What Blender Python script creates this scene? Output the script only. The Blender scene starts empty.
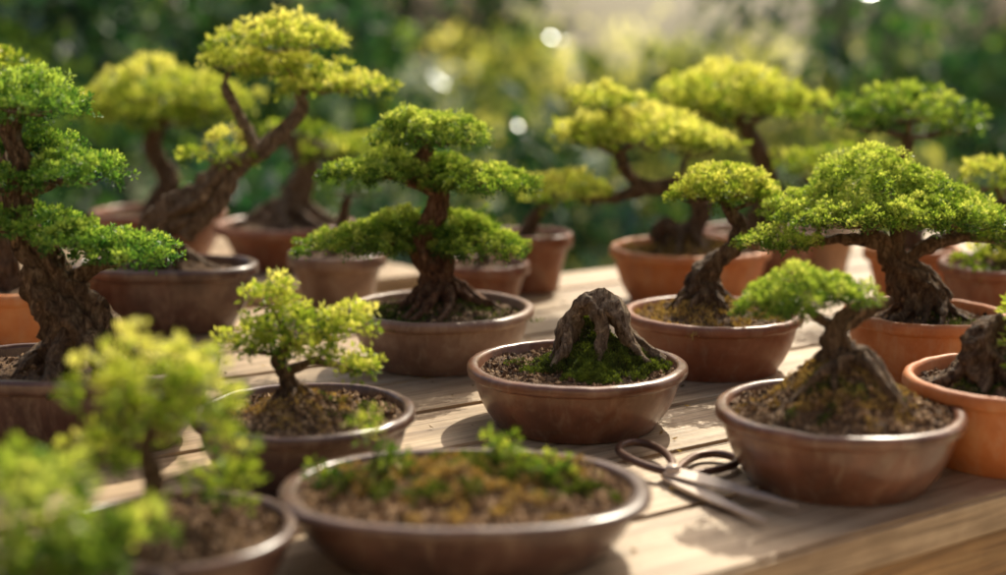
import bpy, math, random
import numpy as np
from mathutils import Vector, noise
random.seed(7); rng=np.random.default_rng(7)
TZ=0.75; CZ=1.135
sc=bpy.context.scene
sc.view_settings.view_transform='Standard'; sc.view_settings.look='None'; sc.view_settings.exposure=0

# ------------------------------------------------------------ helpers
def link(o,parent=None):
    sc.collection.objects.link(o)
    if parent: o.parent=parent
    return o
def empty(name,loc=(0,0,0)):
    o=bpy.data.objects.new(name,None); o.empty_display_size=.05; o.location=loc
    return link(o)
def mesh_np(name,V,F,mat,parent=None,smooth=False,tint=None,loc=None):
    V=np.asarray(V,dtype=np.float32); F=np.asarray(F,dtype=np.int32)
    me=bpy.data.meshes.new(name)
    k=F.shape[1]
    me.vertices.add(len(V)); me.vertices.foreach_set('co',V.ravel())
    me.loops.add(F.size); me.loops.foreach_set('vertex_index',F.ravel())
    me.polygons.add(len(F)); me.polygons.foreach_set('loop_start',np.arange(0,F.size,k,dtype=np.int32))
    me.polygons.foreach_set('loop_total',np.full(len(F),k,dtype=np.int32))
    me.update(calc_edges=True)
    me.polygons.foreach_set('use_smooth',np.full(len(F),smooth))
    if tint is not None:
        a=me.attributes.new('tint','FLOAT','POINT'); a.data.foreach_set('value',np.asarray(tint,dtype=np.float32))
    me.materials.append(mat)
    o=bpy.data.objects.new(name,me)
    if loc is not None: o.location=loc
    return link(o,parent)
class Acc:
    def __init__(s): s.V=[];s.F=[];s.T=[];s.n=0
    def add(s,V,F,T=None):
        V=np.asarray(V,dtype=float);F=np.asarray(F,dtype=int)
        s.V.append(V); s.F.append(F+s.n); s.n+=len(V)
        s.T.append(np.full(len(V),.5) if T is None else np.asarray(T))
    def obj(s,name,mat,parent,smooth=False):
        if not s.V: return None
        return mesh_np(name,np.vstack(s.V),np.vstack(s.F),mat,parent,smooth,np.concatenate(s.T))

def catmull(P,n=7):
    P=np.array(P,float); out=[]
    Q=np.vstack([2*P[0]-P[1],P,2*P[-1]-P[-2]])
    for i in range(1,len(Q)-2):
        p0,p1,p2,p3=Q[i-1:i+3]
        for k in range(n):
            t=k/n
            out.append(.5*((2*p1)+(-p0+p2)*t+(2*p0-5*p1+4*p2-p3)*t*t+(-p0+3*p1-3*p2+p3)*t**3))
    out.append(P[-1]); return np.array(out)
def tube(acc,P,sides=14,rough=.18,n=7,twist=1.5,lob=4):
    C=catmull(P,n); pts=C[:,:3]; r=np.maximum(C[:,3],1e-4)
    m=len(pts); T=np.gradient(pts,axis=0); T/=np.linalg.norm(T,axis=1)[:,None]+1e-9
    u=np.array([1,0,0.]) if abs(T[0][0])<.8 else np.array([0,1,0.])
    V=[]; ph=random.random()*6; sd=random.random()*50; big=r.max()>.006 and rough>.05
    for i in range(m):
        u=u-T[i]*u.dot(T[i]); u/=np.linalg.norm(u)+1e-9; w=np.cross(T[i],u)
        for j in range(sides):
            a=2*math.pi*j/sides
            tw=twist*i/m*2
            rr=r[i]*(1+rough*math.sin(lob*(a+tw)+ph)+rough*.6*math.sin((lob*2+1)*(a+tw)+ph*2))
            d=math.cos(a)*u+math.sin(a)*w
            q=pts[i]+d*r[i]
            rr*=1+rough*1.8*noise.noise(Vector(q*(0.35/ max(r[0],1e-4)))+Vector((sd,0,0)))
            if big: rr+=r[i]*.3*noise.noise(Vector(q*110)+Vector((sd,3,0)))+r[i]*.22*noise.noise(Vector(q*(280,280,90))+Vector((sd,9,0)))
            V.append(pts[i]+d*rr)
    V.append(pts[0]);V.append(pts[-1])
    F=[]
    for i in range(m-1):
        for j in range(sides):
            k=(j+1)%sides
            F.append((i*sides+j,i*sides+k,(i+1)*sides+k,(i+1)*sides+j))
    for j in range(0,sides,2):
        k=(j+1)%sides; l=(j+2)%sides
        F.append((m*sides,l,k,j)); b=(m-1)*sides
        F.append((m*sides+1,b+j,b+k,b+l))
    acc.add(V,F)
def leaves(acc,C,A,ln,wd,T):
    N=len(C)
    R=rng.normal(size=(N,3)); S=np.cross(A,R); S/=np.linalg.norm(S,axis=1)[:,None]+1e-9
    U=np.cross(S,A)
    ln=np.broadcast_to(ln,(N,))[:,None]; wd=np.broadcast_to(wd,(N,))[:,None]
    V=np.empty((N,4,3)); V[:,0]=C; V[:,1]=C+A*ln*.5+S*wd*.5+U*wd*.18; V[:,2]=C+A*ln; V[:,3]=C+A*ln*.5-S*wd*.5+U*wd*.18
    F=np.arange(N*4).reshape(N,4)
    acc.add(V.reshape(-1,3),F,np.repeat(T,4))
def unit(a): return a/(np.linalg.norm(a,axis=1)[:,None]+1e-9)
def pad(acc,c,rx,ry,rz,tr=.0065,ll=.0055,cover=4.5,nl=12,tint=.5,loose=0.):
    c=np.array(c,float)
    N=int(max(12,cover*rx*ry/(tr*tr)))
    th=rng.random(N)*2*np.pi; rho=np.sqrt(rng.random(N))
    p=rng.random(4)*6
    m=1+.15*np.sin(2*th+p[3])+.12*np.sin(3*th+p[0])+.09*np.sin(5*th+p[1])+.07*np.sin(9*th+p[2])
    x=rx*rho*m*np.cos(th); y=ry*rho*m*np.sin(th)
    k=2*np.pi/(tr*8)
    lump=np.sin(k*x+p[0]*3+1.5*np.sin(k*.6*y))*np.sin(k*y+p[1]*3+1.5*np.sin(k*.5*x))
    dome=.55*np.sqrt(np.clip(1-rho**2,0,1))+.45*(1-rho)
    big=.20*rz*np.sin(x/rx*4.1+p[2])*np.sin(y/ry*4+p[3])
    top=-.42*rz+1.35*rz*dome+tr*1.0*lump+big
    bot=-.45*rz-.10*rz*dome+tr*.5*lump
    f=rng.random(N); on=f<.7
    z=np.where(on,top,bot+(top-bot)*rng.random(N))
    P=np.stack([x,y,z],1)+rng.normal(size=(N,3))*tr*(.3+loose)
    nrm=unit(np.stack([x/rx**2,y/ry**2,.6*(z+.3*rz)/rz**2+.4/rz],1))
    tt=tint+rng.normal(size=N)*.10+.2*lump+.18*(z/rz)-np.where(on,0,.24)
    C=np.repeat(P,nl,0); NN=np.repeat(nrm,nl,0); t=np.repeat(tt,nl)
    D=unit(rng.normal(size=(N*nl,3))+NN*.8+np.array([0,0,.3]))
    C=C+D*tr*(.15+.6*rng.random((N*nl,1)))
    l=ll*(.7+.6*rng.random(N*nl))
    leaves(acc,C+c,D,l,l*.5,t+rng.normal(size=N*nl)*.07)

# ------------------------------------------------------------ materials
def mat(name):
    m=bpy.data.materials.new(name); m.use_nodes=True; nt=m.node_tree; nt.nodes.clear()
    out=nt.nodes.new('ShaderNodeOutputMaterial'); return m,nt,out
def N(nt,t,**kw):
    n=nt.nodes.new(t)
    for k,v in kw.items():
        if k in n.inputs: n.inputs[k].default_value=v
        else: setattr(n,k,v)
    return n
def ramp(nt,fac,stops):
    r=nt.nodes.new('ShaderNodeValToRGB'); e=r.color_ramp.elements
    while len(e)<len(stops): e.new(.5)
    for i,(p,c) in enumerate(stops): e[i].position=p; e[i].color=(*c,1)
    nt.links.new(fac,r.inputs[0]); return r
def leaf_mat(name,stops,trans=.4,rough=.45,spec=.35):
    m,nt,out=mat(name); L=nt.links.new
    a=N(nt,'ShaderNodeAttribute',attribute_name='tint')
    r=ramp(nt,a.outputs['Fac'],stops)
    b=N(nt,'ShaderNodeBsdfPrincipled',Roughness=rough); b.inputs['Specular IOR Level'].default_value=spec
    L(r.outputs[0],b.inputs['Base Color'])
    if trans<=0:
        L(b.outputs[0],out.inputs[0]); return m
    t=N(nt,'ShaderNodeBsdfTranslucent')
    g=N(nt,'ShaderNodeMix',data_type='RGBA',blend_type='MULTIPLY'); g.inputs[0].default_value=1
    L(r.outputs[0],g.inputs[6]); g.inputs[7].default_value=(1.6,1.45,.75,1)
    L(g.outputs[2],t.inputs['Color'])
    x=N(nt,'ShaderNodeMixShader'); x.inputs[0].default_value=trans
    L(b.outputs[0],x.inputs[1]); L(t.outputs[0],x.inputs[2]); L(x.outputs[0],out.inputs[0]); return m
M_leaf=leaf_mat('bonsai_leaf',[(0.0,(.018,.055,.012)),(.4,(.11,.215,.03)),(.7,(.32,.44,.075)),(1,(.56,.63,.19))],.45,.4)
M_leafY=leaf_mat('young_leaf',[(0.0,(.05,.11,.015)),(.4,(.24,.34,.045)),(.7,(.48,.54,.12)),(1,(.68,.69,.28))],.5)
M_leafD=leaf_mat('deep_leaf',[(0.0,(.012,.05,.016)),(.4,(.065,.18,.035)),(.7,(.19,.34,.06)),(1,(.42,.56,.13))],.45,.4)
M_moss=leaf_mat('moss',[(0.0,(.025,.028,.010)),(.4,(.08,.11,.016)),(.75,(.17,.24,.03)),(1,(.28,.36,.06))],.25,.8)
M_straw=leaf_mat('dry_moss',[(0.0,(.05,.03,.011)),(.4,(.20,.125,.04)),(.75,(.40,.27,.09)),(1,(.56,.42,.17))],.2,.8)
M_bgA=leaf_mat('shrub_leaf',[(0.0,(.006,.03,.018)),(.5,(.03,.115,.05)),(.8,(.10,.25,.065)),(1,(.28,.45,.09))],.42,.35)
M_bgB=leaf_mat('glow_painted_leaf',[(0.0,(.05,.10,.03)),(.5,(.22,.30,.07)),(.8,(.52,.54,.16)),(1,(.70,.68,.30))],.55)  # paler, yellower foliage colour paints in the sun glow
M_bgG=leaf_mat('glossy_leaf',[(0.0,(.03,.08,.03)),(1,(.2,.32,.08))],.15,.25,1.0)

def solid(name,stops,scale=20,rough=(.5,.8),bump=.3,bscale=None,detail=8,spec=.4,stretch=(1,1,1),coat=0,bdist=.002,dust=None,metal=0):
    m,nt,out=mat(name); L=nt.links.new
    tc=N(nt,'ShaderNodeTexCoord'); mp=N(nt,'ShaderNodeMapping'); mp.inputs['Scale'].default_value=stretch
    L(tc.outputs['Object'],mp.inputs[0])
    n=N(nt,'ShaderNodeTexNoise',Scale=scale,Detail=detail,Roughness=.65); L(mp.outputs[0],n.inputs['Vector'])
    r=ramp(nt,n.outputs[0],stops); col=r.outputs[0]
    b=N(nt,'ShaderNodeBsdfPrincipled'); b.inputs['Specular IOR Level'].default_value=spec; b.inputs['Metallic'].default_value=metal
    b.inputs['Coat Weight'].default_value=coat; b.inputs['Coat Roughness'].default_value=.25
    mr=N(nt,'ShaderNodeMapRange'); mr.inputs[3].default_value=rough[0]; mr.inputs[4].default_value=rough[1]
    n2=N(nt,'ShaderNodeTexNoise',Scale=bscale or scale*3,Detail=6); L(mp.outputs[0],n2.inputs['Vector'])
    if dust:
        mp3=N(nt,'ShaderNodeMapping'); mp3.inputs['Scale'].default_value=(1,1,.35); L(tc.outputs['Object'],mp3.inputs[0])
        n3=N(nt,'ShaderNodeTexNoise',Scale=55,Detail=9,Roughness=.75,Distortion=.5); L(mp3.outputs[0],n3.inputs['Vector'])
        rr=ramp(nt,n3.outputs[0],[(.5,(0,0,0)),(.72,(.55,.55,.55))])
        mx=N(nt,'ShaderNodeMix',data_type='RGBA'); L(rr.outputs[0],mx.inputs[0]); L(col,mx.inputs[6]); mx.inputs[7].default_value=(*dust,1); col=mx.outputs[2]
    L(col,b.inputs['Base Color'])
    L(n2.outputs[0],mr.inputs[0]); L(mr.outputs[0],b.inputs['Roughness'])
    bp=N(nt,'ShaderNodeBump',Strength=bump,Distance=bdist); L(n2.outputs[0],bp.inputs['Height']); L(bp.outputs[0],b.inputs['Normal'])
    L(b.outputs[0],out.inputs[0]); return m
def bark_mat(name,dark,mid,light):
    m,nt,out=mat(name); L=nt.links.new
    tc=N(nt,'ShaderNodeTexCoord'); mp=N(nt,'ShaderNodeMapping'); mp.inputs['Scale'].default_value=(1,1,.35); L(tc.outputs['Object'],mp.inputs[0])
    n=N(nt,'ShaderNodeTexNoise',Scale=160,Detail=10,Roughness=.7,Distortion=.8); L(mp.outputs[0],n.inputs['Vector'])
    v=N(nt,'ShaderNodeTexVoronoi',Scale=170,feature='DISTANCE_TO_EDGE')
    mx=N(nt,'ShaderNodeMix',data_type='RGBA'); mx.inputs[0].default_value=.06; L(mp.outputs[0],mx.inputs[6]); L(n.outputs[1],mx.inputs[7]); L(mx.outputs[2],v.inputs['Vector'])
    r=ramp(nt,n.outputs[0],[(.36,dark),(.5,mid),(.64,light)])
    vr=ramp(nt,v.outputs['Distance'],[(0,(.25,.25,.25)),(.18,(1,1,1))])
    mu=N(nt,'ShaderNodeMix',data_type='RGBA',blend_type='MULTIPLY'); mu.inputs[0].default_value=.65; L(r.outputs[0],mu.inputs[6]); L(vr.outputs[0],mu.inputs[7])
    b=N(nt,'ShaderNodeBsdfPrincipled',Roughness=.7); b.inputs['Specular IOR Level'].default_value=.35; L(mu.outputs[2],b.inputs['Base Color'])
    ad=N(nt,'ShaderNodeMath',operation='ADD'); L(n.outputs[0],ad.inputs[0]); L(vr.outputs[0],ad.inputs[1])
    bp=N(nt,'ShaderNodeBump',Strength=1,Distance=.0035); L(ad.outputs[0],bp.inputs['Height']); L(bp.outputs[0],b.inputs['Normal'])
    L(b.outputs[0],out.inputs[0]); return m
M_bark=bark_mat('bark',(.06,.03,.016),(.27,.155,.08),(.58,.40,.24))
M_barkR=bark_mat('bark_reddish',(.07,.024,.012),(.31,.135,.066),(.55,.32,.18))
M_drift=bark_mat('driftwood',(.12,.07,.04),(.42,.28,.17),(.70,.54,.37))
M_soil=solid('soil',[(.3,(.035,.018,.009)),(.5,(.11,.06,.028)),(.7,(.22,.13,.065))],180,(.85,.95),.9,300,bdist=.003)
M_grain=leaf_mat('soil_grain',[(0,(.03,.015,.008)),(.4,(.13,.07,.032)),(.7,(.30,.18,.085)),(1,(.5,.34,.19))],.0,.85)
DU=(.34,.25,.17)
P_brown=solid('glazed_brown',[(.3,(.085,.034,.018)),(.5,(.14,.056,.029)),(.7,(.23,.10,.055))],22,(.22,.40),.12,160,coat=.45,dust=DU)
P_dark=solid('dark_glaze',[(.3,(.05,.024,.018)),(.5,(.09,.043,.03)),(.7,(.15,.08,.055))],22,(.22,.40),.12,160,coat=.45,dust=DU)
P_red=solid('red_clay',[(.3,(.15,.05,.024)),(.5,(.24,.085,.04)),(.7,(.34,.15,.08))],18,(.34,.52),.15,180,coat=.15,dust=DU)
P_terra=solid('terracotta',[(.3,(.36,.11,.032)),(.5,(.5,.165,.05)),(.7,(.62,.27,.10))],15,(.40,.62),.15,180,dust=(.55,.36,.22))
P_grey=solid('greybrown_clay',[(.3,(.14,.074,.048)),(.5,(.22,.125,.082)),(.7,(.34,.22,.15))],18,(.34,.52),.15,180,coat=.15,dust=(.42,.33,.24))
P_tan=solid('tan_clay',[(.3,(.3,.18,.10)),(.55,(.42,.27,.16)),(.75,(.5,.35,.23))],15,(.6,.8),.15,180)

# ------------------------------------------------------------ pot + soil
PROF=[(.0,.05),(.64,.05),(.65,.0),(.71,.0),(.725,.02),(.735,.07),(.76,.12),(.82,.26),(.87,.42),(.905,.58),(.925,.72),(.93,.79),(.935,.815),(.975,.825),(.995,.845),(1.0,.875),(1.0,.94),(.99,.975),(.965,.995),(.93,1.0),(.905,.985),(.895,.95),(.885,.8),(.86,.7),(.0,.7)]
PROFT=[(.0,.05),(.60,.05),(.62,.0),(.66,.0),(.68,.03),(.72,.2),(.80,.5),(.87,.72),(.88,.75),(.96,.76),(.99,.775),(1.0,.81),(1.0,.93),(.985,.98),(.95,1.0),(.91,.99),(.89,.95),(.86,.75),(.0,.7)]
def pot(parent,W,h,m,ratio=1.,sq=2.,prof=None,seg=96):
    prof=prof or PROF; V=[];F=[]
    R=W/2; se=random.random()*30
    for (r,z) in prof:
        for j in range(seg):
            a=2*math.pi*j/seg; c,s=math.cos(a),math.sin(a)
            q=(abs(c)**sq+abs(s)**sq)**(-1/sq)
            w=1+.010*noise.noise(Vector((c*1.5+se,s*1.5,z*2)))+.004*noise.noise(Vector((c*6+se,s*6,z*6)))
            V.append((R*r*q*c*w,R*ratio*r*q*s*w,h*z+ (.018*h*noise.noise(Vector((c+se,s,3)))+.012*h*noise.noise(Vector((c*5+se,s*5,7))))*(z>.1)))
    for i in range(len(prof)-1):
        for j in range(seg):
            k=(j+1)%seg; F.append((i*seg+j,i*seg+k,(i+1)*seg+k,(i+1)*seg+j))
    return mesh_np('pot',V,F,m,parent,True)
def soil(parent,W,h,ratio=1.,sq=2.,mound=.0,mc=(0,0),mr=.5,grains=900,gs=.0015,gt=.45,fill=.84):
    R=W/2*.895; sd=random.random()*40
    def zf(x,y):
        d=((x/W-mc[0])**2+((y/(W*ratio))-mc[1])**2)/(mr*.5)**2
        e=math.hypot(x/R,y/(R*ratio))
        return h*fill+mound*math.exp(-d*1.3)+.007*noise.noise(Vector((x*40+sd,y*40,0)))*min(1,max(0,(1.05-e)*6))+.004*noise.noise(Vector((x*130+sd,y*130,0)))
    nr,ns=26,64; V=[(0,0,zf(0,0))];F=[]
    for i in range(1,nr+1):
        for j in range(ns):
            a=2*math.pi*j/ns; c,s=math.cos(a),math.sin(a); q=(abs(c)**sq+abs(s)**sq)**(-1/sq)
            x=R*q*c*i/nr; y=R*ratio*q*s*i/nr; V.append((x,y,zf(x,y)))
    for i in range(nr-1):
        for j in range(ns):
            k=(j+1)%ns; F.append((1+i*ns+j,1+i*ns+k,1+(i+1)*ns+k,1+(i+1)*ns+j))
    mesh_np('soil',V,F,M_soil,parent,True)
    n=grains; a=rng.random(n)*2*np.pi; rr=np.sqrt(rng.random(n))*.97
    c,s=np.cos(a),np.sin(a); q=(abs(c)**sq+abs(s)**sq)**(-1/sq)
    X=R*q*c*rr; Y=R*ratio*q*s*rr; Z=np.array([zf(x,y) for x,y in zip(X,Y)])
    sz=gs*(.45+1.8*rng.random(n)**3)
    O=np.array([(1,0,0),(0,1,0),(-1,0,0),(0,-1,0),(0,0,1),(0,0,-1)],float)
    V=np.stack([X,Y,Z+sz*.3],1)[:,None,:]+O[None]*sz[:,None,None]*(.6+.7*rng.random((n,6,1)))+rng.normal(size=(n,6,3))*sz[:,None,None]*.18
    FO=np.array([(0,1,4),(1,2,4),(2,3,4),(3,0,4),(1,0,5),(2,1,5),(3,2,5),(0,3,5)])
    F=(FO[None]+np.arange(n)[:,None,None]*6).reshape(-1,3)
    mesh_np('soil_grains',V.reshape(-1,3),F,M_grain,parent,False,np.repeat(np.clip(gt+rng.normal(size=n)*.24,0,1),6))
    return zf
def moss(parent,zf,cx,cy,rx,ry,n,ll=.004,tint=.5,m=None,name='moss',lift=0.,patch=0.):
    acc=Acc(); a=rng.random(n)*2*np.pi; r=np.sqrt(rng.random(n))
    w=1+.25*np.sin(3*a+rng.random()*6)+.15*np.sin(7*a+rng.random()*6)
    X=cx+rx*r*w*np.cos(a); Y=cy+ry*r*w*np.sin(a); sd=rng.random()*50
    pn=np.array([noise.noise(Vector((x*55+sd,y*55,0))) for x,y in zip(X,Y)])
    if patch>0:
        kp=pn>patch-.3*(1-r); X,Y,r,pn=X[kp],Y[kp],r[kp],pn[kp]; n=len(X)
    k=2*np.pi/.016; lump=np.sin(k*X+2*np.sin(k*.4*Y))*np.sin(k*Y)
    Z=np.array([zf(x,y) for x,y in zip(X,Y)])+lift*np.sqrt(np.clip(1-r*r,0,1))*(.75+.5*pn)+.002*lump
    D=unit(rng.normal(size=(n,3))*.7+np.array([0,0,.8]))
    leaves(acc,np.stack([X,Y,Z],1),D,ll*(.6+.8*rng.random(n)),ll*.35,np.clip(tint+.15*lump+.35*pn+rng.normal(size=n)*.13,0,1))
    return acc.obj(name,m or M_moss,parent)

def bonsai(X,Y,h,W,s,uv,trunks,pads,potm,leafm=None,barkm=None,name='bonsai_tree',ratio=1,sq=2,prof=None,roots=0,root_l=2.2,
           cover=4.5,tr=.0065,ll=.0055,tint=.5,mound=.012,mc=(0,0),mr=.5,mosses=(),grains=1200,gt=.42,nl=12,loose=0,depth=.8,fill=.84,twigs=7,lob=4,rough=.18):
    e=empty(name,(X,Y,TZ)); u0,v0=uv
    pot(e,W,h,potm,ratio,sq,prof)
    mc2=((mc[0]-u0)*s/W,0) if mc!=(0,0) else (0,0)
    zf=soil(e,W,h,ratio,sq,mound,mc2,mr,grains,gt=gt,fill=fill)
    def L(u,v,y=0): return ((u-u0)*s,y*s,h+(v0-v)*s*1.02)
    tk=Acc(); nodes=[]
    for ti,t in enumerate(trunks):
        P=[]
        for q in t:
            y=q[3] if len(q)>3 else 0
            P.append((*L(q[0],q[1],y),q[2]*s))
        if ti==0:
            b=P[0]; P=[(b[0],b[1],min(b[2],h*.8)-.01,b[3]*1.25)]+P
        tube(tk,P,28 if P[1][3]>.012 else (18 if P[1][3]>.006 else 12),rough if ti==0 else .12,10,lob=lob)
        nodes+= [np.array(p) for p in catmull(P,4)[(6 if ti==0 else 0):]]
    if roots:
        q=trunks[0][0]; b=np.array(L(q[0],q[1],q[3] if len(q)>3 else 0)); R=q[2]*s
        for i in range(roots):
            a=2*math.pi*(i+random.uniform(-.3,.3))/roots
            d=np.array([math.cos(a),math.sin(a)*.9]); ln=R*root_l*random.uniform(.75,1.3); P=[]
            wv=random.uniform(-.7,.7)
            for k,f in enumerate((.25,.5,.75,1.05,1.35)):
                dd=np.array([d[0]*math.cos(wv*f)-d[1]*math.sin(wv*f),d[0]*math.sin(wv*f)+d[1]*math.cos(wv*f)])
                x,y=b[0]+dd[0]*ln*f*.8,b[1]+dd[1]*ln*f*.8
                zz=zf(x,y); top=b[2]+R*.9
                z=max(zz,0)+R*.14+ (top-zz)*max(0,(1-f*.95))**1.9
                P.append((x,y,z,R*.32*(1.2-.70*f)))
            P[-1]=(P[-1][0],P[-1][1],P[-1][2]-.006,P[-1][3]*.6)
            tube(tk,P,12,.18,6)
    fo=Acc()
    for p in pads:
        u,v,hw,hh=p[:4]; y=p[4] if len(p)>4 else 0; dt=p[5] if len(p)>5 else 0
        c=np.array(L(u,v,y)); rx,rz=hw*s,hh*s; ry=rx*depth
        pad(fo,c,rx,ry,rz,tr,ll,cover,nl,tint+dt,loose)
        if nodes and twigs:
            low=c+np.array([0,0,-rz*.42])
            dist=[np.linalg.norm((n[:3]-low)*np.array([1,1,1.4])) for n in nodes]
            nn=nodes[int(np.argmin(dist))]
            br=min(nn[3]*.6,hh*s*.22)
            mid=(nn[:3]+low)/2+np.array([0,0,rz*.1])+rng.normal(size=3)*rx*.05
            tube(tk,[(*nn[:3],br),(*mid,br*.8),(*low,br*.6)],10,.12,5)
            for k in range(twigs):
                a=2*math.pi*(k+random.random())/twigs; f=random.uniform(.5,.85)
                en=low+np.array([rx*f*math.cos(a),ry*f*math.sin(a),rz*random.uniform(.0,.3)])
                st=low+(mid-low)*random.uniform(0,.6)
                md=(st+en)/2+np.array([0,0,-rz*.12])+rng.normal(size=3)*rx*.04
                tube(tk,[(*st,br*.5),(*md,br*.36),(*en,br*.16)],6,.1,4)
    tk.obj('trunk',barkm or M_bark,e,True)
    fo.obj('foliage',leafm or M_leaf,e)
    for ms in mosses:
        cu,cyy,rxu,ryu,n=ms[:5]; kw=ms[5] if len(ms)>5 else {}
        moss(e,zf,(cu-u0)*s,cyy*s,rxu*s,ryu*s,n,**kw)
    return e,zf,L

# ------------------------------------------------------------ bonsai
bonsai(-.076,1.657,.070,.227,.001207,(440,305),
  [[(440,298,20),(436,275,13),(424,254,10),(423,234,9),(438,210,10),(440,192,8),(422,172,7),(430,150,5)],
   [(424,298,10),(442,276,8),(448,258,6),(436,240,5)],
   [(425,252,6),(400,246,5),(365,247,3)],[(425,238,6),(460,240,5),(495,247,3)],[(436,190,6),(462,186,4),(490,186,2.5)],[(436,195,5),(410,184,4),(385,178,2)]],
  [(432,138,52,24,0,.1),(410,128,26,14,5,.1),(388,174,58,16,0),(478,183,58,15,-8),(432,172,46,13,20,-.1),
   (362,243,56,17,-5),(478,245,57,16,-5),(420,248,50,11,35,-.15),(400,228,40,15,10,.05),(450,229,44,14,10,.0)],
  P_grey,barkm=M_barkR,roots=9,root_l=2.8,mound=.022,tint=.52,mosses=[(405,-15,45,45,3500,dict(tint=.25)),(470,10,40,40,2500,dict(tint=.2)),(440,-5,80,70,5000,dict(tint=.3,patch=.15))],cover=6,tr=.0052,ll=.0040,nl=13)
bonsai(.484,1.573,.080,.182,.00115,(925,310),
  [[(925,302,20),(914,280,15),(894,264,12),(880,244,10),(860,228,7)],[(903,302,10),(893,282,8),(904,262,7),(925,246,7),(960,238,5),(992,242,3)],[(942,302,9),(930,278,7),(902,262,7)],[(876,244,6),(835,240,5),(800,246,3)],[(896,258,8),(893,235,7),(895,210,5)]],
  [(862,182,60,34,5,.1),(814,212,50,26,-5,.05),(905,198,58,30,5),(955,218,50,22,-5),(768,240,36,13,-20),(850,212,56,20,-45,.05),(920,214,50,18,-40,-.05),(996,236,26,12,-5,0)],
  P_terra,roots=8,root_l=2.4,mound=.014,tint=.6,cover=5.5,tr=.0054,ll=.0042,mosses=[(940,-25,30,20,1200,dict(tint=.3))])
bonsai(.297,1.196,.068,.217,.000882,(840,397),
  [[(850,366,24),(838,344,17),(834,324,12),(850,308,9),(870,299,7),(888,293,4)],[(838,328,8),(822,314,6),(806,304,4)],[(874,384,9),(860,358,8),(846,336,7)],[(816,386,9),(826,358,8),(832,336,7)]],
  [(800,287,56,25,0,.05),(768,300,32,13,-10,0),(834,284,28,14,5,.0)],
  P_brown,roots=9,root_l=2.8,mound=.052,mc=(842,397),mr=.62,tint=.55,cover=6,tr=.0048,ll=.0037,grains=5000,gt=.5,
  mosses=[(840,-12,82,66,11000,dict(tint=.6,m=M_straw,ll=.0035,lift=.003,patch=.04)),(815,-40,40,30,2500,dict(tint=.25,ll=.0032,lift=.004,patch=.1)),(872,-10,30,30,1500,dict(tint=.25,ll=.0032,lift=.004,patch=.1))],rough=.25)
bonsai(.2486,1.624,.070,.211,.001184,(713,310),
  [[(701,296,16),(698,278,11),(714,262,9),(732,248,8),(738,228,7),(722,206,5)],[(718,296,8),(712,278,7),(718,262,6)]],
  [(724,188,48,23,0,.05),(698,196,28,12,-6),(754,197,26,11,-4)],
  P_red,roots=8,mound=.030,mc=(705,310),mr=.5,tint=.5,tr=.006,ll=.005,cover=5,gt=.55,mosses=[(705,-5,75,65,7000,dict(tint=.65,m=M_straw,ll=.006,patch=.05))],leafm=M_leafY)
bonsai(-.179,1.217,.060,.2,.000896,(303,408),
  [[(290,398,12),(287,378,8),(280,360,6),(290,342,5),(282,325,3)],[(287,372,5),(315,362,4),(345,368,2)],[(290,345,4),(320,335,3),(348,328,2)]],
  [(270,298,26,13,0,.1),(288,324,38,18,0,0),(350,326,32,15,0,.1),(316,350,30,12,-10),(354,368,24,9,0),(258,346,28,13,-5)],
  P_dark,leafm=M_leafY,roots=6,mound=.022,cover=4.2,tr=.0065,ll=.0062,loose=.3,nl=10,tint=.48,gt=.55,grains=3500,mosses=[(290,0,75,60,5000,dict(tint=.55,m=M_straw,patch=.12)),(340,10,40,30,1500,dict(tint=.3,patch=.1))])
bonsai(-.419,1.319,.080,.285,.000968,(70,362),
  [[(88,362,36),(82,328,25),(56,292,19),(48,264,15),(28,232,12),(28,200,10),(34,168,8),(24,140,7),(36,112,5)],[(60,292,10),(95,272,7),(130,262,4)],[(30,200,7),(60,190,5),(85,182,3)]],
  [(42,108,64,30,0,.12),(10,122,48,22,30,0),(84,176,52,24,0,.05),(5,188,44,17,0,-.05),(28,228,62,17,0),(130,254,56,20,0),(88,240,44,13,-20,.05),(40,154,40,11,30,-.1)],
  P_dark,leafm=M_leafD,roots=15,root_l=2.4,mound=.02,ratio=.62,sq=2.6,tint=.6,cover=5.2,tr=.0056,ll=.0044,rough=.3,lob=5,mosses=[(150,-10,40,30,1500,dict(tint=.4))])
bonsai(-.456,1.86,.090,.25,.00135,(165,262),
  [[(160,248,17),(152,230,13),(172,208,12),(200,198,11),(228,172,10),(258,158,9),(286,134,8),(306,112,6),(298,84,4)],[(150,235,12),(175,224,10),(215,212,7),(236,182,6)],[(185,236,9),(205,218,8),(226,190,7),(250,165,5)],[(262,155,7),(245,120,5),(230,90,4)]],
  [(292,46,58,17,0,.15),(244,68,38,13,0,.1),(334,92,50,13,0,.1),(290,76,46,13,10),(225,155,32,20,0,.1)],
  P_dark,leafm=M_leafY,barkm=M_drift,ratio=.62,sq=2.4,tint=.55,cover=2.8,tr=.008,ll=.008,roots=7,root_l=3,mound=.02,nl=10,mosses=[(130,-10,50,30,1200,dict(tint=.4,ll=.006))])
bonsai(-.377,2.40,.075,.242,.00173,(285,222),
  [[(290,215,18),(300,190,13),(308,165,10),(296,140,8),(318,150,6),(345,158,4)]],
  [(345,155,48,18,0),(300,135,30,14,0,-.1)],P_red,leafm=M_leafY,barkm=M_drift,cover=2.2,tr=.011,ll=.012,nl=8,tint=.4,roots=6,root_l=3,mound=.03,prof=PROFT,grains=300)
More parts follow.
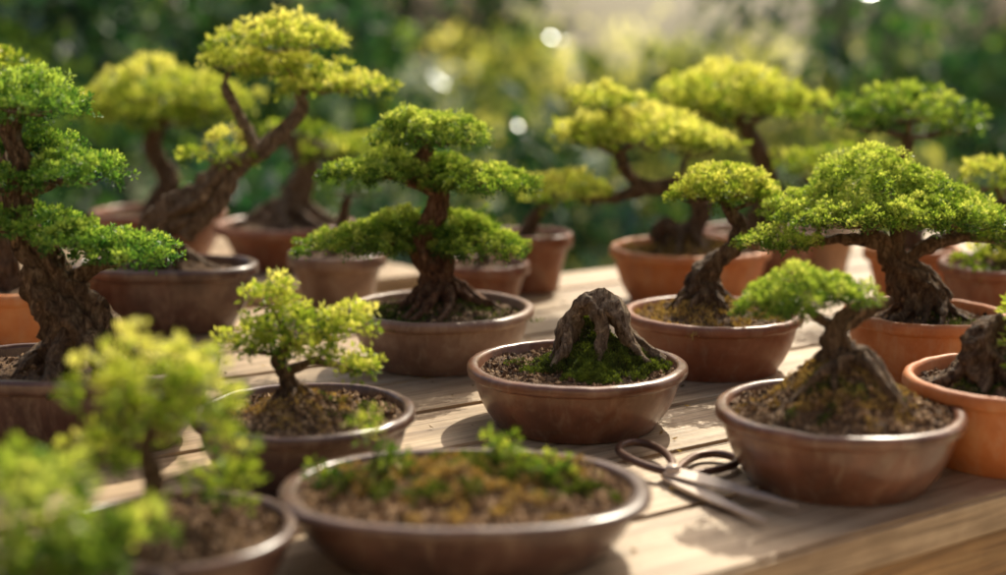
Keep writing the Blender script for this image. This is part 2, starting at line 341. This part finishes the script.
bonsai(-.239,1.99,.085,.142,.001446,(338,258),[[(338,255,7),(345,225,5),(350,205,3)]],
  [(352,196,26,14,0,-.1)],P_grey,leafm=M_leaf,prof=PROFT,cover=2.5,tr=.009,ll=.010,nl=8,grains=300,tint=.3)
bonsai(-.62,2.5,.085,.24,.0018,(163,209),
  [[(165,205,14),(175,180,10),(160,150,8),(168,122,6)]],
  [(170,92,66,22,0,.15),(120,108,42,16,0,.1),(222,108,40,16,0,.1),(168,120,70,13,0,-.1)],P_red,leafm=M_leafY,cover=2.4,tr=.012,ll=.013,nl=8,tint=.5,grains=200)
bonsai(-.026,1.99,.070,.13,.00144,(485,262),[[(485,258,6),(480,240,4),(478,228,3)]],[(474,226,24,9,0,-.1)],P_red,prof=PROFT,cover=2.5,tr=.009,ll=.010,nl=8,grains=300,tint=.2)
bonsai(.041,2.16,.09,.135,.00157,(530,232),[[(530,228,7),(540,212,5),(560,198,3)]],[(545,196,30,12,0,0)],P_red,prof=PROFT,leafm=M_leafY,cover=2.5,tr=.010,ll=.011,nl=8,grains=300,tint=.4)
bonsai(.277,2.05,.085,.237,.00148,(690,245),
  [[(682,240,13),(698,222,10),(700,200,9),(678,186,8),(648,188,7),(628,176,6),(618,155,5)],[(648,188,6),(612,198,5),(580,200,3)],[(682,240,11),(665,225,8),(655,240,6)]],
  [(640,134,78,22,0,.12),(690,145,38,13,5,.05),(605,104,36,14,0,.1),(570,190,44,15,0,.05),(590,138,40,14,0)],
  P_terra,leafm=M_leafY,cover=2.8,tr=.008,ll=.008,nl=10,tint=.6,roots=7,root_l=3,mound=.025,grains=500,mosses=[(685,0,60,50,2500,dict(tint=.5,m=M_straw,ll=.008))])
bonsai(.416,2.24,.085,.2,.00162,(760,228),[[(758,225,11),(768,190,9),(760,160,7),(742,130,6)]],
  [(725,92,66,20,0,.1),(778,106,38,16,0,.05),(690,108,38,14,0),(735,112,70,12,0,-.1)],P_red,leafm=M_leafY,cover=2.3,tr=.011,ll=.012,nl=8,tint=.6,grains=200)
bonsai(.606,2.05,.085,.14,.00148,(912,245),[[(912,240,11),(908,200,9),(900,165,7),(904,140,5)]],
  [(902,112,60,22,0,.05),(945,128,34,14,0),(860,126,34,14,0)],P_terra,prof=PROFT,leafm=M_leaf,cover=2.3,tr=.010,ll=.011,nl=8,tint=.45,grains=200)
bonsai(.513,2.24,.085,.12,.00162,(820,228),[[(820,226,6),(815,200,4),(810,180,3)]],[(805,172,40,18,0,0),(840,160,30,14,0,0)],P_tan,prof=PROFT,leafm=M_leafY,cover=2,tr=.011,ll=.013,nl=8,tint=.4,grains=200)
bonsai(.70,1.89,.085,.2,.00137,(1015,262),[[(1012,258,12),(1005,225,9),(998,200,6)],[(1005,240,6),(985,250,4)]],
  [(992,180,38,22,0,.1),(980,258,30,16,-20,.1)],P_red,leafm=M_leafY,cover=2.6,tr=.009,ll=.010,nl=8,tint=.45,grains=300)
bonsai(-.609,1.72,.085,.17,.00125,(15,292),[[(12,288,12),(4,240,9),(8,180,7),(2,120,5)]],[(2,82,42,18,0,.1),(-30,110,50,22,0)],P_terra,leafm=M_leafY,cover=2.6,tr=.009,ll=.010,nl=8,tint=.4,grains=300)
e,zf,L=bonsai(.468,1.257,.080,.19,.000923,(1010,368),
  [[(985,362,26),(982,342,20),(988,324,13),(1002,312,8)],[(990,330,8),(1015,320,7),(1030,318,4)],[(1010,368,10),(1000,345,9),(992,328,7)]],
  [(1018,322,26,16,-20,.1),(1012,345,20,12,-40,0),(1040,300,34,18,0,0)],P_terra,leafm=M_leafY,barkm=M_bark,roots=7,mound=.02,cover=3,tr=.008,ll=.008,nl=9,mosses=[(985,-20,40,30,2500,dict(tint=.2))])
bonsai(-.23,.936,.050,.17,.0007,(175,525),
  [[(150,520,11),(156,480,8),(150,445,6),(165,410,4)],[(156,480,5),(190,475,3),(215,482,2)],[(150,445,4),(120,450,3),(90,455,2)]],
  [(165,372,54,28,0,.1),(112,392,40,22,0,0),(212,392,38,22,0,.05),(175,420,60,24,0,0),(215,482,38,16,0,0),(105,455,40,24,0,-.05)],
  P_dark,leafm=M_leafY,cover=2.2,tr=.0075,ll=.0085,loose=.5,nl=10,tint=.45,mound=.01,gt=.45,grains=2500)
bonsai(-.27,.80,.050,.15,.000606,(57,601),
  [[(57,595,11),(55,560,8),(50,530,5)]],
  [(45,505,60,30,0,.05),(100,540,50,24,0,0),(10,545,60,30,0,0),(60,560,60,24,-20,0),(20,480,40,18,20,0)],
  P_dark,leafm=M_leaf,cover=2.3,tr=.008,ll=.0095,nl=10,loose=.5,tint=.6)

# ------------------------------------------------------------ centre pot with stump
s=.001015; e=empty('bonsai_stump',(.0751,1.383,TZ)); h=.064
pot(e,.225,h,P_brown)
zf=soil(e,.225,h,1,2,.026,(.10,.04),.42,4500,gt=.42,gs=.0015)
tk=Acc()
def LL(u,v,y=0): return ((u-577)*s,y*s,h+(360-v)*s*1.02)
def seg(pts,sides=18,r=.25): tube(tk,[(*LL(u,v,y),q*s) for u,v,q,y in pts],sides,r,10,lob=3)
seg([(560,368,10,4),(562,344,9,4),(570,320,8,4),(584,304,9,2),(600,301,10,0),(613,311,9,-4),(622,328,8,-8),(634,346,7,-12),(650,364,6,-16)])
seg([(578,302,6,0),(590,300,7,-2),(598,310,7,-8),(602,328,6,-14),(598,346,6,-20),(602,364,5,-26)])
seg([(574,314,5,8),(580,330,5,10),(578,348,5,10),(584,364,5,10)])
seg([(612,316,7,4),(628,334,6,8),(645,348,5,10),(666,362,4,12)])
seg([(568,324,5,-2),(566,342,5,-12),(552,362,4,-20)])
tk.obj('stump',M_drift,e,True)
moss(e,zf,.022,-.005,.060,.042,14000,ll=.0038,tint=.33,lift=.012)
moss(e,zf,.010,.018,.028,.018,5000,ll=.0038,tint=.12,lift=.030)
moss(e,zf,.052,.0,.035,.035,6000,ll=.0038,tint=.27,lift=.014)
moss(e,zf,-.03,.01,.045,.035,4000,ll=.0034,tint=.25,lift=.003,patch=.15)
moss(e,zf,.012,-.05,.028,.018,4500,ll=.0034,tint=.5,lift=.010)
# ------------------------------------------------------------ foreground oval moss planter
e=empty('moss_planter',(-.029,1.02,TZ)); h=.052; s=.00076
pot(e,.282,h,P_dark,.72,2.3)
zf=soil(e,.282,h,.72,2.3,.014,(.0,0),.7,8000,gt=.65,fill=.86,gs=.0018)
for (x,y,rx,ry,n,t,mm,pt) in [(.045,.01,.055,.04,6000,.4,None,.1),(.09,-.02,.025,.018,1500,.3,None,.05),(-.07,.0,.04,.03,3000,.3,None,.1),(-.02,-.035,.04,.02,1500,.35,None,.1),(.0,.05,.06,.016,2500,.4,None,.05),(0,0,.11,.07,9000,.6,M_straw,.2)]:
    moss(e,zf,x,y,rx,ry,n,ll=.0055,tint=t,lift=.007,m=mm,patch=pt)
fo=Acc(); tk=Acc()
for (x,y,z,r,t) in [(-.072,.02,.034,.012,.5),(-.055,.012,.014,.009,.4),(.035,.02,.013,.009,.5),(.058,-.01,.010,.009,.5),(-.105,.01,.010,.009,.4),(.022,.03,.016,.006,.5),(.07,.02,.008,.009,.4)]:
    zz=zf(x,y); tube(tk,[(x,y,zz-.003,.0016),(x+.002,y,zz+z*.5,.0013),(x,y,zz+z,.001)],8,.1,4)
    pad(fo,(x,y,zz+z),r,r*.9,r*.7,.0055,.0065,2,8,t-.3,.6)
tk.obj('stems',M_bark,e,True); fo.obj('seedlings',M_leafY,e)

# ------------------------------------------------------------ wood + table
def wood_mat(name,stops,scale=1.):
    m,nt,out=mat(name); L=nt.links.new
    tc=N(nt,'ShaderNodeTexCoord'); gi=N(nt,'ShaderNodeObjectInfo')
    cmb=N(nt,'ShaderNodeCombineXYZ'); mlt=N(nt,'ShaderNodeMath',operation='MULTIPLY'); mlt.inputs[1].default_value=37
    L(gi.outputs['Random'],mlt.inputs[0]); L(mlt.outputs[0],cmb.inputs[1]); L(mlt.outputs[0],cmb.inputs[0])
    ad=N(nt,'ShaderNodeVectorMath',operation='ADD'); L(tc.outputs['Object'],ad.inputs[0]); L(cmb.outputs[0],ad.inputs[1])
    mp=N(nt,'ShaderNodeMapping'); mp.inputs['Scale'].default_value=(1.2*scale,22*scale,22*scale); L(ad.outputs[0],mp.inputs[0])
    n=N(nt,'ShaderNodeTexNoise',Scale=2.2,Detail=10,Roughness=.7,Distortion=.6); L(mp.outputs[0],n.inputs['Vector'])
    mp2=N(nt,'ShaderNodeMapping'); mp2.inputs['Scale'].default_value=(3,160,160); L(ad.outputs[0],mp2.inputs[0])
    n2=N(nt,'ShaderNodeTexNoise',Scale=2,Detail=6,Roughness=.6); L(mp2.outputs[0],n2.inputs['Vector'])
    n3=N(nt,'ShaderNodeTexNoise',Scale=7,Detail=7,Roughness=.65); L(ad.outputs[0],n3.inputs['Vector'])
    r=ramp(nt,n.outputs[0],stops)
    g=ramp(nt,n2.outputs[0],[(.32,(.35,.31,.27)),(.56,(1,1,1))]); g3=ramp(nt,n3.outputs[0],[(.35,(.58,.54,.5)),(.58,(1,1,1))])
    m1=N(nt,'ShaderNodeMix',data_type='RGBA',blend_type='MULTIPLY'); m1.inputs[0].default_value=.85; L(r.outputs[0],m1.inputs[6]); L(g.outputs[0],m1.inputs[7])
    m2=N(nt,'ShaderNodeMix',data_type='RGBA',blend_type='MULTIPLY'); m2.inputs[0].default_value=.85; L(m1.outputs[2],m2.inputs[6]); L(g3.outputs[0],m2.inputs[7])
    pr=ramp(nt,gi.outputs['Random'],[(0,(.80,.78,.76)),(1,(1,.98,.94))])
    m3=N(nt,'ShaderNodeMix',data_type='RGBA',blend_type='MULTIPLY'); m3.inputs[0].default_value=1; L(m2.outputs[2],m3.inputs[6]); L(pr.outputs[0],m3.inputs[7])
    b=N(nt,'ShaderNodeBsdfPrincipled',Roughness=.46); b.inputs['Specular IOR Level'].default_value=.45; L(m3.outputs[2],b.inputs['Base Color'])
    av=N(nt,'ShaderNodeMath',operation='ADD'); L(n.outputs[0],av.inputs[0]); L(n2.outputs[0],av.inputs[1])
    bp=N(nt,'ShaderNodeBump',Strength=.6,Distance=.002); L(av.outputs[0],bp.inputs['Height']); L(bp.outputs[0],b.inputs['Normal'])
    L(b.outputs[0],out.inputs[0]); return m
M_wood=wood_mat('weathered_wood',[(.3,(.36,.24,.14)),(.5,(.60,.44,.28)),(.7,(.74,.58,.39))])
M_wood2=wood_mat('apron_wood',[(.3,(.28,.15,.05)),(.5,(.50,.29,.12)),(.7,(.62,.40,.18))])
import bmesh
def box(name,x0,x1,y0,y1,z0,z1,m,parent,bev=.003):
    bm=bmesh.new(); bmesh.ops.create_cube(bm,size=1)
    for v in bm.verts: v.co=((v.co.x)*(x1-x0),(v.co.y)*(y1-y0),(v.co.z)*(z1-z0))
    bmesh.ops.bevel(bm,geom=bm.edges[:],offset=bev,segments=2,affect='EDGES')
    me=bpy.data.meshes.new(name); bm.to_mesh(me); bm.free(); me.materials.append(m)
    o=bpy.data.objects.new(name,me); o.location=((x0+x1)/2,(y0+y1)/2,(z0+z1)/2); return link(o,parent)
ANG=math.radians(34)
def table(name,e0,e1,n0,n1,pw=.128):
    t=empty(name,(0,0,0)); t.rotation_euler=(0,0,ANG)
    n=n0;i=0
    while n<n1-.02:
        m=min(n+pw,n1); box('plank_%d'%i,e0,e1,n+.003,m-.003,TZ-.036,TZ+random.uniform(-.0015,0),M_wood,t,.0035); n=m;i+=1
    box('apron_front',e0+.05,e1-.05,n0+.012,n0+.04,TZ-.16,TZ-.037,M_wood2,t,.003)
    box('apron_back',e0+.05,e1-.05,n1-.04,n1-.012,TZ-.16,TZ-.037,M_wood2,t,.003)
    for x in (e0+.1,(e0+e1)/2,e1-.18):
        box('crossbeam',x,x+.07,n0+.041,n1-.041,TZ-.14,TZ-.037,M_wood2,t,.003)
        for y in (n0+.045,n1-.125): box('leg',x-.082,x-.002,y,y+.08,0,TZ-.037,M_wood2,t,.004)
table('wooden_table',-1.2,2.3,.715,1.87)
table('wooden_bench',-.6,1.2,1.98,2.62)

n=600
E=rng.uniform(-.2,1.6,n); Nn=rng.uniform(.73,1.85,n)
ca,sa=math.cos(ANG),math.sin(ANG)
acc=Acc(); leaves(acc,np.stack([ca*E-sa*Nn,sa*E+ca*Nn,np.full(n,TZ+.0015)],1),unit(rng.normal(size=(n,3))*np.array([1,1,.12])),.007*(.4+rng.random(n)),.003,rng.random(n))
acc.obj('leaf_litter',M_straw,None)

# ------------------------------------------------------------ bonsai shears with butterfly loop handles
M_steel=solid('steel',[(.3,(.42,.33,.27)),(.6,(.60,.50,.42)),(.8,(.70,.61,.53))],40,(.3,.5),.1,200,spec=.5,metal=.25)
M_grip=solid('blackened_steel',[(.3,(.07,.035,.025)),(.7,(.14,.075,.05))],30,(.3,.45),.1,200,metal=.3)
sh=empty('pruning_shears',(.150,1.187,TZ))
def blade(tip,z,w,flip,ztip):
    tip=np.array(tip); L_=np.linalg.norm(tip); d=tip/L_; p=np.array([-d[1],d[0]])*flip
    prof=[(-.10,.35,-.35),(0,.8,-.7),(.2,1.,-.6),(.5,.85,-.4),(.8,.5,-.15),(1,.04,0)]
    V=[];k=len(prof)
    for th in (0,.004):
        for (t,a,b) in prof: V.append((*(d*L_*t+p*w*a),z+max(t,0)*ztip+th*(1-.6*max(t,0))))
        for (t,a,b) in prof[::-1]: V.append((*(d*L_*t+p*w*b),z+max(t,0)*ztip+(th*.4 if th else 0)+(.0005 if th else 0)))
    m=2*k;F=[]
    for i in range(m): F.append((i,(i+1)%m,m+(i+1)%m,m+i))
    for i in range(k-1):
        F.append((i,m-1-i,m-2-i,i+1)); F.append((m+i,m+i+1,2*m-2-i,2*m-1-i))
    mesh_np('blade',V,F,M_steel,sh)
blade((.090,-.098),.0070,.012,1,.003)
blade((.060,-.122),.0020,.012,-1,.004)
def loop(P,z):
    acc=Acc(); tube(acc,[(x,y,z+dz,.0038) for x,y,dz in P],12,0,7); acc.obj('handle_loop',M_grip,sh,True)
loop([(0,0,0),(.012,.030,.002),(.030,.060,.002),(.050,.066,.002),(.064,.052,.002),(.060,.034,.002),(.040,.016,.002),(.016,.006,.001),(0,0,0)],.004)
loop([(0,0,0),(.002,.034,.002),(-.006,.070,.002),(-.022,.088,.002),(-.038,.080,.002),(-.042,.056,.002),(-.030,.026,.002),(-.014,.008,.001),(0,0,0)],.0085)
a=Acc(); tube(a,[(0,0,.0008,.007),(0,0,.008,.007),(0,0,.0155,.006)],16,0,3); a.obj('pivot_bolt',M_steel,sh,True)

# ------------------------------------------------------------ ground + surroundings
M_ground=solid('ground',[(.3,(.03,.05,.02)),(.5,(.07,.10,.03)),(.7,(.15,.14,.06))],3,(.85,.95),.8,30,bdist=.02)
V=[];F=[];g=60;S=90
for i in range(g+1):
    for j in range(g+1):
        x=(i/g-.5)*2;y=(j/g-.5)*2; X=S*x*abs(x);Y=S*y*abs(y)
        V.append((X,Y,.05*noise.noise(Vector((X*.4,Y*.4,0)))*(1 if abs(Y)+abs(X)>8 else 0)-.01))
for i in range(g):
    for j in range(g): a0=i*(g+1)+j; F.append((a0,a0+g+1,a0+g+2,a0+1))
mesh_np('ground',V,F,M_ground,None,True)
M_stone=solid('bounce_stone',[(.3,(.30,.24,.17)),(.5,(.40,.33,.24)),(.7,(.48,.40,.3))],4,(.8,.95),.4,40)
pv=empty('bounce_paving')  # unseen paving added to bounce warm light up onto the pots
for i in range(12):
    for j in range(8):
        x=-3.6+i*.6; y=-2.9+j*.6
        box('bounce_slab',x+.005,x+.595,y+.005,y+.595,-.03,.022+random.uniform(-.002,.002),M_stone,pv,.006)
M_render=solid('bounce_render',[(.3,(.40,.30,.20)),(.5,(.46,.36,.25)),(.7,(.52,.42,.30))],2,(.85,.95),.3,30)
wl=empty('bounce_wall'); box('bounce_wall_body',-5,5,-3.3,-3.0,0,2.5,M_render,wl,.01); box('bounce_wall_coping',-5.04,5.04,-3.36,-2.94,2.502,2.58,M_stone,wl,.01)  # unseen wall added behind the camera as a warm fill reflector
def shrub(acc,x,y,z0,rx,rz,n,ll,tint,acc3=None,gl=.08):
    nc=max(6,int(n/60)); th=rng.random(nc)*2*np.pi; ph=np.arccos(rng.uniform(-.3,1,nc)); r=.55+.45*rng.random(nc)
    C=np.stack([x+rx*r*np.sin(ph)*np.cos(th),y+rx*r*np.sin(ph)*np.sin(th),z0+rz*.35+rz*.65*r*np.cos(ph)],1)
    tc=tint+rng.normal(size=nc)*.28
    k=n//nc; CC=np.repeat(C,k,0)+rng.normal(size=(nc*k,3))*rx*.12; t=np.repeat(tc,k)+rng.normal(size=nc*k)*.08
    D=unit(rng.normal(size=(nc*k,3))+np.array([0,-.1,.2])); l=ll*(.6+.8*rng.random(nc*k))
    CC[:,2]=np.maximum(CC[:,2],.02)
    leaves(acc,CC,D,l,l*.5,np.clip(t,0,1))
    if acc3 is not None:
        g=rng.random(nc*k)<gl; leaves(acc3,CC[g]+np.array([0,-.05,.06]),D[g],l[g]*1.6,l[g]*1.0,rng.random(g.sum()))  # oversized glossy leaves added to throw sun glints
for i in range(3):
    acc=Acc(); acc2=Acc(); acc3=Acc()
    y0=(4.3,6.2,8.6)[i]; cnt=(10,12,15)[i]
    for k in range(cnt):
        x=(-.5+(k+random.random()*.8)/cnt)*y0*1.5
        ht=random.uniform(.55,.85) if i==0 else random.uniform(.95,1.4)
        glow_zone = i>0 and .02<x/y0<.27
        if i>0 and not glow_zone: ht*=1.35
        shrub(acc2 if glow_zone else acc,x,y0+random.uniform(-.4,.6),0,random.uniform(.45,.75)*(1+.25*i),ht,1300,.06+.015*i,.36+.12*random.random()+(.24 if glow_zone else 0),acc3)  # lighter tint here puts the glow into the leaf colour
    acc.obj('shrubbery',M_bgA,None); acc3.obj('glint_leaves',M_bgG,None)
    if acc2.V: acc2.obj('glow_painted_shrubbery',M_bgB,None)
M_tbark=bark_mat('tree_bark',(.03,.02,.014),(.09,.06,.04),(.18,.13,.09))
for (x,y,r) in [(2.15,9,.10),(2.75,9.8,.10),(-2.6,9,.18),(-5,10.5,.2),(6.5,10.5,.2),(-1.2,12,.15),(-3.8,13,.2),(7.5,13,.2),(-7.5,13,.2),(4.4,11.5,.15)]:
    t=empty('tree',(x,y,0)); tk=Acc(); hgt=random.uniform(4.5,6)
    P=[(0,0,-.1,r*1.5),(random.uniform(-.1,.1),0,.6,r*1.05),(random.uniform(-.2,.2),.1,2,r*.9),(random.uniform(-.3,.3),0,3.6,r*.7),(0,.1,hgt,r*.25)]
    tube(tk,P,14,.1,6)
    for k in range(6):
        a=random.random()*6.3; z=random.uniform(2.6,4.2); l=random.uniform(1,1.8)
        tube(tk,[(0,0,z,r*.4),(l*.5*math.cos(a),l*.5*math.sin(a),z+.5,r*.25),(l*math.cos(a),l*math.sin(a),z+.9,r*.08)],8,.1,4)
    tk.obj('trunk',M_tbark,t,True)
    fo=Acc()
    for k in range(8): shrub(fo,random.gauss(0,.9),random.gauss(0,.9),random.uniform(2.8,hgt-.8),random.uniform(.7,1.1),random.uniform(.8,1.2),400,.14,.5)
    fo.obj('crown',M_bgA,t)
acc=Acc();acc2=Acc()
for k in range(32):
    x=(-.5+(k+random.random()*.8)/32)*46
    glow_zone=.2<x<4.6
    for z in ((0,) if glow_zone else (0,1.6,3.4)):
        shrub(acc2 if glow_zone else acc,x+random.uniform(-.6,.6),17+random.uniform(-1,1.5),z,1.4,random.uniform(1.1,1.4) if glow_zone else 2.0,400,.2,.5 if not glow_zone else .8)  # distant row: sun glow painted by a paler tint
acc.obj('distant_trees',M_bgA,None); acc2.obj('distant_glow_painted_trees',M_bgB,None)
# warm-tinted mist pocket, added in the clearing to make the sun glow
vm,nt,out=mat('mist'); vs=N(nt,'ShaderNodeVolumeScatter',Density=.075,Anisotropy=.45); vs.inputs['Color'].default_value=(1,.90,.62,1)
nt.links.new(vs.outputs[0],out.inputs['Volume'])
bm=bmesh.new(); bmesh.ops.create_icosphere(bm,subdivisions=4,radius=1)
for v in bm.verts: v.co=(v.co.x*2.0,v.co.y*5.0,v.co.z*1.5)
me=bpy.data.meshes.new('mist'); bm.to_mesh(me); bm.free(); me.materials.append(vm); mo=bpy.data.objects.new('mist',me); mo.location=(1.75,11.5,2.0); link(mo)

# ------------------------------------------------------------ light, world, camera
el,az=math.radians(45),math.radians(24)
to=Vector((math.sin(az)*math.cos(el),math.cos(az)*math.cos(el),math.sin(el)))
sd=bpy.data.lights.new('sun','SUN'); sd.energy=5; sd.angle=math.radians(.55); sd.color=(1,.93,.75)
so=bpy.data.objects.new('sun',sd); so.rotation_euler=to.to_track_quat('Z','Y').to_euler(); so.location=to*20; link(so)
w=bpy.data.worlds.new('World'); sc.world=w; w.use_nodes=True; nt=w.node_tree
bg=nt.nodes['Background']; sky=nt.nodes.new('ShaderNodeTexSky'); sky.sky_type='NISHITA'; sky.sun_disc=False
sky.sun_elevation=el; sky.sun_rotation=az; sky.dust_density=8; sky.air_density=1.0; sky.ozone_density=.3; nt.links.new(sky.outputs[0],bg.inputs[0]); bg.inputs[1].default_value=.15
cd=bpy.data.cameras.new('camera'); cd.lens=50; cd.sensor_width=36; cd.clip_end=500; cd.clip_start=.02
cd.dof.use_dof=True; cd.dof.focus_distance=1.43; cd.dof.aperture_fstop=2.0
co=bpy.data.objects.new('camera',cd); co.location=(0,0,CZ); co.rotation_euler=(math.radians(90-10.05),0,0); link(co); sc.camera=co
